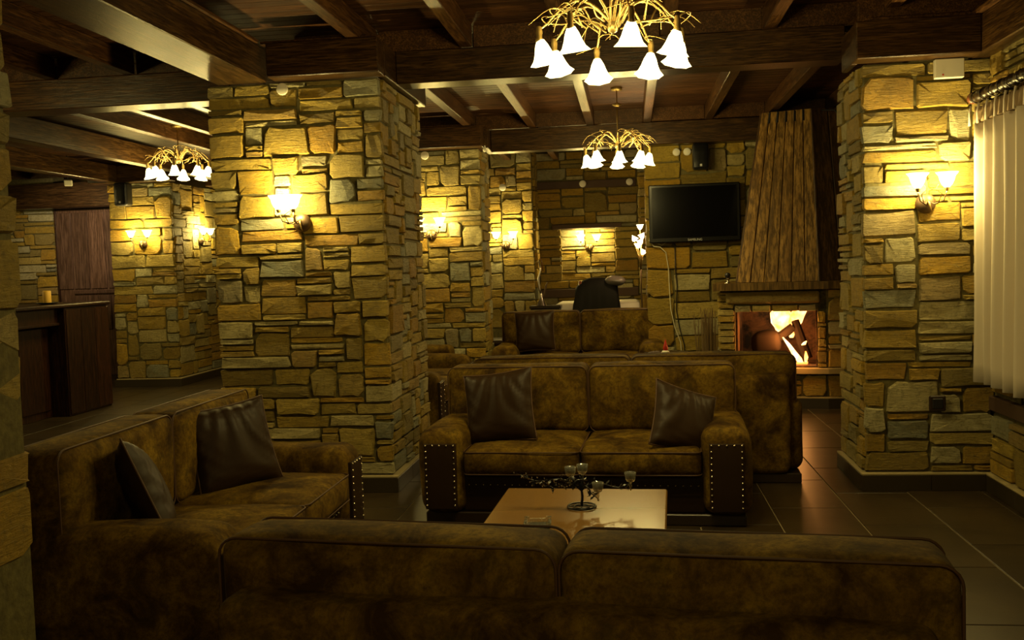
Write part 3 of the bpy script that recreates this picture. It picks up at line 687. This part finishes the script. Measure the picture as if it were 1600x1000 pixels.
chandelier('unseen brass twig chandelier added over the near end of the lounge', (-.05, -.1, 2.565), .345, .1, 6, ZC, 8, pw=.55)  # out of view, added to light the back of the foreground sofa
chandelier('unseen brass twig chandelier added as fill over the left aisle', (-4.83, 4.6, 2.69), .315, .2, 7, ZC, 8)  # added fill light for the left side, outside the frame
chandelier('unseen brass twig chandelier added to light the bar', (-9.2, 9.4, 2.69), .315, .2, 8, ZC, 8)  # outside the frame, added to brighten the bar and the door
# ---------------------------------------------------------------- wall lights
def sconce(label, loc, rz, sc=1., shift=0., spread=.115):
    """back plate on the wall at loc, two glass bells on curled arms; local -y is away from the wall"""
    t = thing('wall_light', label, 'wall light', loc, rz); t.scale = (sc,)*3
    Rm = Matrix.Rotation(pi/2, 3, 'X')
    MB().lathe([(.062, 0), (.060, .012), (.045, .028), (.022, .038), (.0005, .042)], 18, (0, 0, -.02), Rm).build('back_plate', 'bronze', t, True)
    MB().tube([(0, -.035, 0), (.005, -.06, -.02), (.012, -.065, -.06), (.02, -.06, -.075)], [.007, .007, .005, .002], 6).build('tail', 'brass', t, True)
    for s in (-1, 1):
        x = shift+s*spread
        pts = [(0, -.03, 0), (x*.3, -.08, -.03), (x*.8, -.10, -.01), (x, -.10, .05)]
        MB().tube(pts, [.006, .005, .0045, .0045], 6).build('arm', 'bronze', t, True)
        MB().tube([(x*.5, -.09, -.02), (x*.7, -.10, .03), (x*.3, -.11, .06), (x*.5, -.1, .09)], [.003, .003, .002, .001], 5).build('tendril', 'bronze', t, True)
        MB().lathe([(.008, .045), (.015, .06), (.013, .075)], 10, (x, -.10, 0)).build('socket', 'brass', t, True)
        MB().lathe([(.015, .068), (.030, .085), (.042, .11), (.049, .137), (.066, .160)], 16, (x, -.10, 0), None, .05).build('lamp_shade', 'shade', t, True)
        light('bulb_light', t, (x, -.10, .115), SC_W, .022)
    return t
sconce('bronze wall light with glowing shades on the large middle pillar', (-2.165, 6.235, 1.845), 0, 1, -.075, .05)
sconce('bronze twin wall light on the right pillar beside the curtain', (1.825, 6.235, 1.815), 0, 1, .012, .085)
sconce('twin wall light on the front of the pillar beyond the bar', (-6.52, 12.325, 1.96), 0)
sconce('wall light on the side of the pillar beyond the bar', (-6.085, 13.15, 2.0), RZ(90))
sconce('twin wall light on the pillar behind the large pillar', (-2.13, 10.295, 1.87), 0)
sconce('twin wall light on the far pier left of the niche', (-1.74, 13.60, 1.80), 0, 1.05)
sconce('twin wall light inside the stone niche', (-.58, 14.155, 1.74), 0, 1.0)
# ---------------------------------------------------------------- discs, box, sockets, speakers
def disc(label, loc, r=.038):
    o = MB().lathe([(.0005, .012), (r*.8, .012), (r, .006), (r, 0), (.0005, 0)], 20, (0, 0, 0), Matrix.Rotation(pi/2, 3, 'X')).build('wall_disc', 'white', None, True, loc)
    return tag(o, label, 'disc')
disc('round white cap at the top of the large middle pillar', (-2.245, 6.19, 2.705), .040)
disc('round white cap at the top of the pillar behind the large one', (-2.16, 10.25, 2.705), .045)
disc('round white cap on the far pier left of the niche', (-1.76, 13.6, 2.60), .05)
disc('round white cap on the timber band above the niche', (-.64, 13.945, 2.63), .05)
disc('round white cap at the right end of the timber band', (.03, 13.945, 2.63), .05)
disc('left of two round white caps above the television', (.54, 10.74, 2.67), .042)
disc('right of two round white caps above the television', (.655, 10.74, 2.67), .042)
bx_ = thing('junction_box', 'white square box at the top of the right pillar', 'junction box', (1.955, 6.175, 2.60))
MB().cbox((-.085, 0, -.055), (.085, .04, .06), .004).build('cover', 'white', bx_); MB().lathe([(.0005, .002), (.006, .001)], 8, (-.04, -.001, -.035), Matrix.Rotation(pi/2, 3, 'X')).build('mark', 'red', bx_)
so = thing('wall_socket', 'dark brown wall socket low on the right pillar', 'socket', (1.875, 6.185, .555))
MB().cbox((-.05, 0, -.05), (.05, .02, .05), .008).build('frame', 'darkwood', so); MB().cbox((-.035, -.004, -.035), (.035, .012, .035), .01).build('insert', 'black', so)
sp = thing('spot_lamp', 'small white spot bulb at the corner of the far pillar top', 'spotlight', (-1.50, 10.22, 2.735))
MB().lathe([(.0005, -.03), (.014, -.025), (.022, -.01), (.02, .01), (.01, .02), (.008, .04)], 12).build('bulb', 'white', sp, True)
sp = thing('spot_lamp', 'small white spotlight under the beams at the far left', 'spotlight', (-7.35, 12.0, 2.78), RZ(30))
MB().cbox((-.05, -.04, -.05), (.05, .04, .03), .01).build('head', 'white', sp); MB().tube([(0, 0, .03), (0, 0, .36)], .01, 6).build('bracket', 'black', sp)
sl = bpy.data.lights.new('spot_light', 'SPOT'); sl.energy = 90; sl.color = (1, .8, .5); sl.spot_size = 1.1; sl.spot_blend = .8; sl.shadow_soft_size = .03
so_ = bpy.data.objects.new('spot_light', sl); C.objects.link(so_); so_.location = (-7.42, 12.08, 2.70); so_.rotation_euler = (Vector((-8.3, 14.0, 2.2))-Vector(so_.location)).to_track_quat('-Z', 'Y').to_euler()
def speaker(label, loc, rz, s=1.):
    t = thing('loudspeaker', label, 'loudspeaker', loc, rz); t.scale = (s,)*3
    MB().rbox((-.085, -.09, -.14), (.085, .07, .14), .03, 4).build('cabinet', 'black', t, True)
    MB().rbox((-.07, -.098, -.125), (.07, -.085, .125), .008, 3).build('grille', 'bezel', t, True)
    MB().cbox((-.012, -.101, -.11), (.012, -.097, -.085), .002).build('badge', 'logo', t)
    MB().tube([(0, .06, 0), (0, .14, 0)], .02, 6).build('bracket', 'black', t)
speaker('black loudspeaker on the stone wall above the television', (.79, 10.66, 2.60), 0)
speaker('black loudspeaker under the beam at the distant left pillar', (-6.66, 12.14, 2.60), 0, 1.1)
# ---------------------------------------------------------------- television
tv = thing('television', 'black flat screen television on the stone wall beside the fireplace hood', 'television', (.715, 10.655, 2.0))
MB().cbox((-.49, 0, -.315), (.49, .06, .315), .01).build('casing', 'bezel', tv)
MB().cbox((-.455, -.004, -.265), (.455, .01, .285), .002).build('screen', 'screen', tv)
MB().cbox((-.2, .06, -.12), (.2, .095, .12), .004).build('bracket', 'black', tv)
fc = bpy.data.curves.new('brand_lettering', 'FONT'); fc.body = 'SAMSUNG'; fc.size = .034; fc.align_x = 'CENTER'; fc.extrude = .001
fo = bpy.data.objects.new('brand_lettering', fc); C.objects.link(fo); fo.parent = tv; fo.location = (0, -.0065, -.302); fo.rotation_euler = (pi/2, 0, 0); fc.materials.append(M['logo'])
bpy.context.view_layer.update(); me_ = bpy.data.meshes.new_from_object(fo); bpy.data.objects.remove(fo); me_.materials.clear(); me_.materials.append(M['logo'])
fo = bpy.data.objects.new('brand_lettering', me_); C.objects.link(fo); fo.parent = tv; fo.location = (0, -.0065, -.302); fo.rotation_euler = (pi/2, 0, 0)
# cords on the wall
def cord(label, pts, r, mat):
    o = MB().tube(pts, r, 6).build('cord', mat, None, True); return tag(o, label, 'cord')
cord('cream cord looping down the stone wall under the television', [(.30, 10.72, 1.80), (.22, 10.72, 1.72), (.27, 10.71, 1.65), (.34, 10.72, 1.64), (.40, 10.72, 1.58), (.425, 10.73, 1.4), (.43, 10.73, 1.2), (.44, 10.73, .95), (.48, 10.73, .75), (.54, 10.73, .58), (.56, 10.72, .2), (.56, 10.7, .01)], .006, 'cord')
cord('dark cord hanging from the television to the floor', [(.50, 10.73, 1.68), (.50, 10.73, 1.4), (.515, 10.73, 1.2), (.50, 10.73, .95), (.53, 10.73, .75), (.58, 10.73, .55), (.58, 10.72, .01)], .006, 'black')
cord('small cream cord loop beside the lower television corner', [(.22, 10.72, 1.74), (.30, 10.7, 1.71), (.40, 10.72, 1.75), (.42, 10.72, 1.70), (.36, 10.72, 1.66), (.28, 10.72, 1.69)], .004, 'cord')
cord('black cord drooping from the hood top to the right pillar', [(1.90, 9.92, 2.93), (2.02, 9.75, 2.90), (2.06, 9.6, 2.75), (2.10, 9.5, 2.66), (2.22, 9.4, 2.62)], .008, 'black')
# mantel ornament, dried reeds, ornament on stand
mo = thing('ornament', 'small dark round ornament on the left end of the mantel', 'ornament', (.965, 9.74, 1.246))
MB().lathe([(.03, 0), (.028, .012), (.01, .018), (.008, .045), (.016, .05), (.006, .055)], 12).build('foot', 'silver', mo, True)
MB().lathe([(.0005, .05), (.022, .058), (.03, .08), (.022, .1), (.0005, .108)], 12).build('head', 'black', mo, True)
bk = thing('reed_basket', 'bundle of dried reeds in a basket beside the fireplace', 'basket', (.80, 10.35, 0))
MB().lathe([(.0005, 0), (.12, 0), (.14, .2), (.13, .40), (.12, .40), (.12, .02)], 14).build('basket', 'reed', bk, True)
rd = random.Random(4); rr = MB()
for i in range(70):
    a = rd.uniform(0, 6.28); r = rd.uniform(0, .1); l = rd.uniform(.3, .58)
    rr.tube([(cos(a)*r, sin(a)*r, .1), (cos(a)*r*1.3+rd.uniform(-.03, .03), sin(a)*r*1.3, .4+l)], [.005, .003], 4)
rr.build('reeds', 'reed', bk)['kind'] = 'stuff'
st = thing('side_table', 'small dark side table behind the wide sofa holding a red ornament', 'table', (.36, 9.6, 0))
MB().lathe([(.0005, .56), (.2, .56), (.2, .585), (.0005, .585)], 20).build('tabletop', 'darkwood', st, True)
MB().lathe([(.16, 0), (.15, .02), (.02, .04), (.02, .56)], 12).build('leg', 'darkwood', st, True)
og = thing('figurine', 'small red figurine on a white base behind the wide sofa', 'figurine', (.33, 9.5, .586))
MB().lathe([(.0005, 0), (.04, 0), (.035, .02), (.012, .03), (.0005, .03)], 12).build('base', 'cloth', og, True)
MB().lathe([(.02, .025), (.026, .05), (.012, .10), (.0005, .14)], 10).build('body', 'red', og, True)
# ---------------------------------------------------------------- dining corner at the back
tb = thing('dining_table', 'dining table at the far end behind the draped chair', 'table', (-.43, 12.85, 0))
MB().cbox((-.52, -.4, .93), (.52, .4, .965), .004).build('tabletop', 'darkwood', tb)
for x in (-1, 1):
    for y in (-1, 1): MB().cbox((x*.46-.03, y*.34-.03, 0), (x*.46+.03, y*.34+.03, .93), .004).build('leg', 'darkwood', tb)
tc = MB(); n = 40; vs = []
per = []
for i in range(n):
    a = 2*pi*i/n; c, s_ = cos(a), sin(a); k = 1/max(abs(c), abs(s_)); per.append((c*k, s_*k))
v = [(0, 0, .975)]+[(x*.50, y*.40, .975) for x, y in per]+[(x*.545*(1+.012*sin(i*1.9)), y*.43*(1+.012*sin(i*1.9)), .955) for i, (x, y) in enumerate(per)]+[(x*.56*(1+.03*sin(i*1.9)), y*.45*(1+.03*sin(i*1.9)), .62) for i, (x, y) in enumerate(per)]
fs = [(0, 1+i, 1+(i+1) % n) for i in range(n)]
for k in (0, 1): fs += [(1+k*n+i, 1+(k+1)*n+i, 1+(k+1)*n+(i+1) % n, 1+k*n+(i+1) % n) for i in range(n)]
o = MB().add(v, fs).build('tablecloth', 'cloth', None, True, (-.43, 12.85, 0)); tag(o, 'white tablecloth over the far dining table', 'tablecloth')
def chair(label, loc, rz, hb=1.27):
    t = thing('dining_chair', label, 'chair', loc, rz)
    for s in (-1, 1):
        MB().cbox((s*.2-.02, -.2, 0), (s*.2+.02, -.16, .5), .004).build('leg', 'redwood', t)
        MB().tube([(s*.2, .2, 0), (s*.2, .2, .5), (s*.205, .22, .9), (s*.21, .27, hb)], [.022, .024, .022, .02], 7).build('leg', 'redwood', t, True)
    MB().rbox((-.23, -.22, .48), (.23, .22, .55), .03, 4, (0, 0, .015)).build('seat', 'leather', t, True)
    MB().rbox((-.19, .20, .75), (.19, .26, hb-.02), .025, 4).build('backrest', 'redwood', t, True)
    return t
chair('high-backed reddish chair under a black jacket at the far table', (-.40, 12.15, 0), RZ(180))
chair('reddish wooden chair turned sideways left of the dark side table', (-1.78, 12.2, 0), RZ(95), 1.30)
# black jacket draped over the chair back
jk = []; n = 16; m_ = 12
prof = [(.105, .78), (.11, 1.0), (.10, 1.18), (.06, 1.28), (0, 1.31), (-.06, 1.28), (-.10, 1.18), (-.12, 1.0), (-.14, .80), (-.15, .66)]
v = []
for k, (y, z) in enumerate(prof):
    for i in range(n+1):
        u = 2*i/n-1; sl = (1-abs(u)**2.6); wd = .26+.06*max(0, (1.3-z))*1.2
        zz_ = z-.12*(abs(u)**3)*(1 if z > 1.1 else .2) 
        v.append((u*wd+(.03*(z-1.3) if u < 0 else 0), y*(1+.10*sin(i*2.1+k*.4)*(1.3-z)*2), zz_))
fs = [(k*(n+1)+i, k*(n+1)+i+1, (k+1)*(n+1)+i+1, (k+1)*(n+1)+i) for k in range(len(prof)-1) for i in range(n)]
o = MB().add(v, fs).build('jacket', 'jacket', None, True, (-.41, 11.92, 0)); tag(o, 'black jacket draped over the high chair back at the far table', 'jacket')
md = o.modifiers.new('thick', 'SOLIDIFY'); md.thickness = .02; md.offset = 1
q = MB().rbox((-.02, -.12, 1.235), (.20, .08, 1.325), .05, 7, (.02, .02, .02), .012, 6).build('collar_lining', 'lining', o, True, label='grey satin lining folded at the collar'); q.rotation_euler[1] = .12
# dark side table with metal sculpture
dt = thing('side_table', 'narrow dark side table at the far wall carrying a metal sculpture', 'table', (-1.08, 12.3, 0))
MB().cbox((-.20, -.15, .93), (.20, .15, .965), .006).build('tabletop', 'darkwood', dt)
for x in (-1, 1):
    for y in (-1, 1): MB().cbox((x*.17-.015, y*.12-.015, 0), (x*.17+.015, y*.12+.015, .93), .003).build('leg', 'darkwood', dt)
MB().cbox((-.18, -.13, .86), (.18, .13, .928), .003).build('apron', 'darkwood', dt)
sc_ = thing('sculpture', 'slim twisted silver and copper sculpture on the far side table', 'sculpture', (-1.13, 12.25, .966))
MB().lathe([(.07, 0), (.05, .04), (.02, .10), (.012, .16)], 12).build('base', 'silver', sc_, True)
MB().tube([(0, 0, .14), (-.02, 0, .2), (-.03, 0, .35), (0, 0, .45), (-.02, 0, .58)], [.012, .014, .018, .010, .008], 8).build('figure', 'silver', sc_, True)
MB().tube([(0, 0, .05), (.04, 0, .14), (.06, 0, .24), (.085, 0, .30)], [.01, .014, .012, .006], 8).build('branch', 'bronze', sc_, True)
MB().tube([(-.02, 0, .58), (0, -.01, .62), (.02, 0, .55), (.03, 0, .44)], .006, 6).build('loop', 'redwood', sc_, True)
# floor lamp with glowing blossoms
lp = thing('floor_lamp', 'floor lamp with a cluster of glowing glass blossoms beside the television', 'lamp', (.135, 11.6, 0))
MB().lathe([(.14, 0), (.13, .02), (.02, .035), (.012, .06)], 16).build('base', 'bronze', lp, True)
MB().tube([(0, 0, .03), (.01, 0, .6), (-.005, 0, 1.2), (.0, 0, 1.4)], .010, 7).build('pole', 'bronze', lp, True)
MB().tube([(.0, 0, 1.3), (.01, 0, 1.6), (.0, 0, 1.85)], .007, 6).build('pole_top', 'brass', lp, True)
for i, (x, y, z) in enumerate([(.0, 0, 1.90), (-.07, -.03, 1.76), (.02, -.05, 1.79), (-.03, -.05, 1.68), (.03, -.03, 1.60), (.0, -.05, 1.72)]):
    MB().tube([(0, 0, 1.35), (x*.4, y*.5, (1.35+z)/2), (x, y, z-.02)], .004, 5).build('stalk', 'brass', lp, True)
    MB().lathe([(.004, -.035), (.018, -.025), (.030, -.005), (.034, .012), (.044, .028)], 10, (x, y, z), Matrix.Rotation(.5*sin(i*2.), 3, 'Y')).build('lamp_shade', 'bloom', lp, True)
    light('bulb_light', lp, (x, y, z), FL_W, .018, (1, .62, .26))
# ---------------------------------------------------------------- curtain
cu = thing('curtain', 'cream pleated curtain hanging at the right edge', 'curtain', (2.09, 6.13, 0))
ny, nz = 130, 14; Lc = 2.2; vs = []
for k in range(nz+1):
    z = .70+(2.25-.70)*k/nz; amp = .034+.012*(1-k/nz)
    for i in range(ny+1):
        y = -Lc*i/ny; ph = y*2*pi/.16
        vs.append((amp*(1+.35*sin(y*5.1))*sin(ph+1.1*sin(y*7+z*.5))+.010*sin(y*31+z*2)*(1-k/nz), y+.012*sin(ph*.5+z)*(1-k/nz), z))
fs = [(k*(ny+1)+i, k*(ny+1)+i+1, (k+1)*(ny+1)+i+1, (k+1)*(ny+1)+i) for k in range(nz) for i in range(ny)]
o = MB().add(vs, fs).build('fabric', 'curtain', cu, True); md = o.modifiers.new('t', 'SOLIDIFY'); md.thickness = .004
vs = []
for k in range(4):
    z = 2.25+.10*k/3
    for i in range(ny+1):
        y = -Lc*i/ny; ph = y*2*pi/.135; vs.append((.034*sin(ph+.5*sin(y*7+1.8))*(1-k*.12), y, z))
fs = [(k*(ny+1)+i, k*(ny+1)+i+1, (k+1)*(ny+1)+i+1, (k+1)*(ny+1)+i) for k in range(3) for i in range(ny)]
o = MB().add(vs, fs).build('heading_tape', 'tab', cu, True, label='brown pleated heading'); md = o.modifiers.new('t', 'SOLIDIFY'); md.thickness = .004
for i in range(17):
    y = -.02-i*.135
    MB().tube([(-.045, y, 2.24), (-.05, y-.012, 2.31), (-.045, y-.025, 2.355)], [.008, .005, .008], 5).build('pleat', 'curtain', cu, True)
cr = thing('curtain_rod', 'dark twisted wooden curtain rod above the cream curtain', 'curtain rod', (2.09, 6.17, 2.415))
pts = []; 
MB().tube([(0, -.01*i, .0) for i in range(240)], [.027+.006*sin(i*.75) for i in range(240)], 9).build('pole', 'darkwood', cr, True)
MB().lathe([(.0005, -.03), (.032, -.02), (.036, 0), (.02, .018), (.0005, .02)], 12, (0, .01, 0), Matrix.Rotation(pi/2, 3, 'X')).build('finial', 'redwood', cr, True)
for i in range(16): MB().tube([(.036*cos(a*pi/6), -.06-i*.135, .036*sin(a*pi/6)-.004) for a in range(12)], .004, 5, True).build('ring', 'darkwood', cr, True)
for y in (-.3, -2.0): MB().tube([(0, y, 0), (.145, y, 0)], .01, 6).build('bracket', 'darkwood', cr, True)
# ---------------------------------------------------------------- bar counter
bc = thing('bar_counter', 'dark brown wooden bar counter behind the left sofa', 'counter', (-6.1, 10.6, 0))
MB().cbox((-.75, -.86, 0), (0, 0, 1.19), .006).build('end_block', 'bar', bc)
MB().cbox((-.75, -3.6, 0), (-.20, -.862, 1.02), .006).build('body', 'bar', bc)
for i in range(5): MB().cbox((-.2, -.9-.52*(i+1)+.01, .08), (-.185, -.9-.52*i-.01, .98), .006).build('panel', 'bar', bc)
MB().cbox((-.80, -3.65, 1.19), (.03, .03, 1.23), .010).build('worktop', 'bar', bc)
MB().cbox((-.76, -3.6, 1.02), (-.08, -.862, 1.19), .006).build('upper_board', 'bar', bc)
MB().cbox((-.2, -3.6, 1.0), (-.06, -.862, 1.03), .006).build('shelf', 'bar', bc)
for i in range(3): MB().cbox((0, -.85+i*.285+.004, .02), (.012, -.85+(i+1)*.285-.004, 1.17), .005).build('panel', 'bar', bc)
di = MB().lathe([(.0005, 0), (.05, 0), (.11, .012), (.12, .022), (.11, .02), (.05, .01), (.0005, .01)], 20).build('dish', 'black', None, True, (-6.33, 9.80, 1.231)); tag(di, 'flat black dish under the candle on the bar counter', 'dish')
ca = thing('candle', 'thick yellow pillar candle on the bar counter', 'candle', (-6.33, 9.80, 1.243))
MB().lathe([(.0005, 0), (.042, 0), (.044, .01), (.044, .13), (.038, .138), (.03, .130), (.0005, .128)], 18).build('wax_body', 'wax', ca, True)
MB().tube([(0, 0, .125), (.001, 0, .143)], .0015, 5).build('wick', 'black', ca)
print('STONES', cnt, 'objects', len(bpy.data.objects))
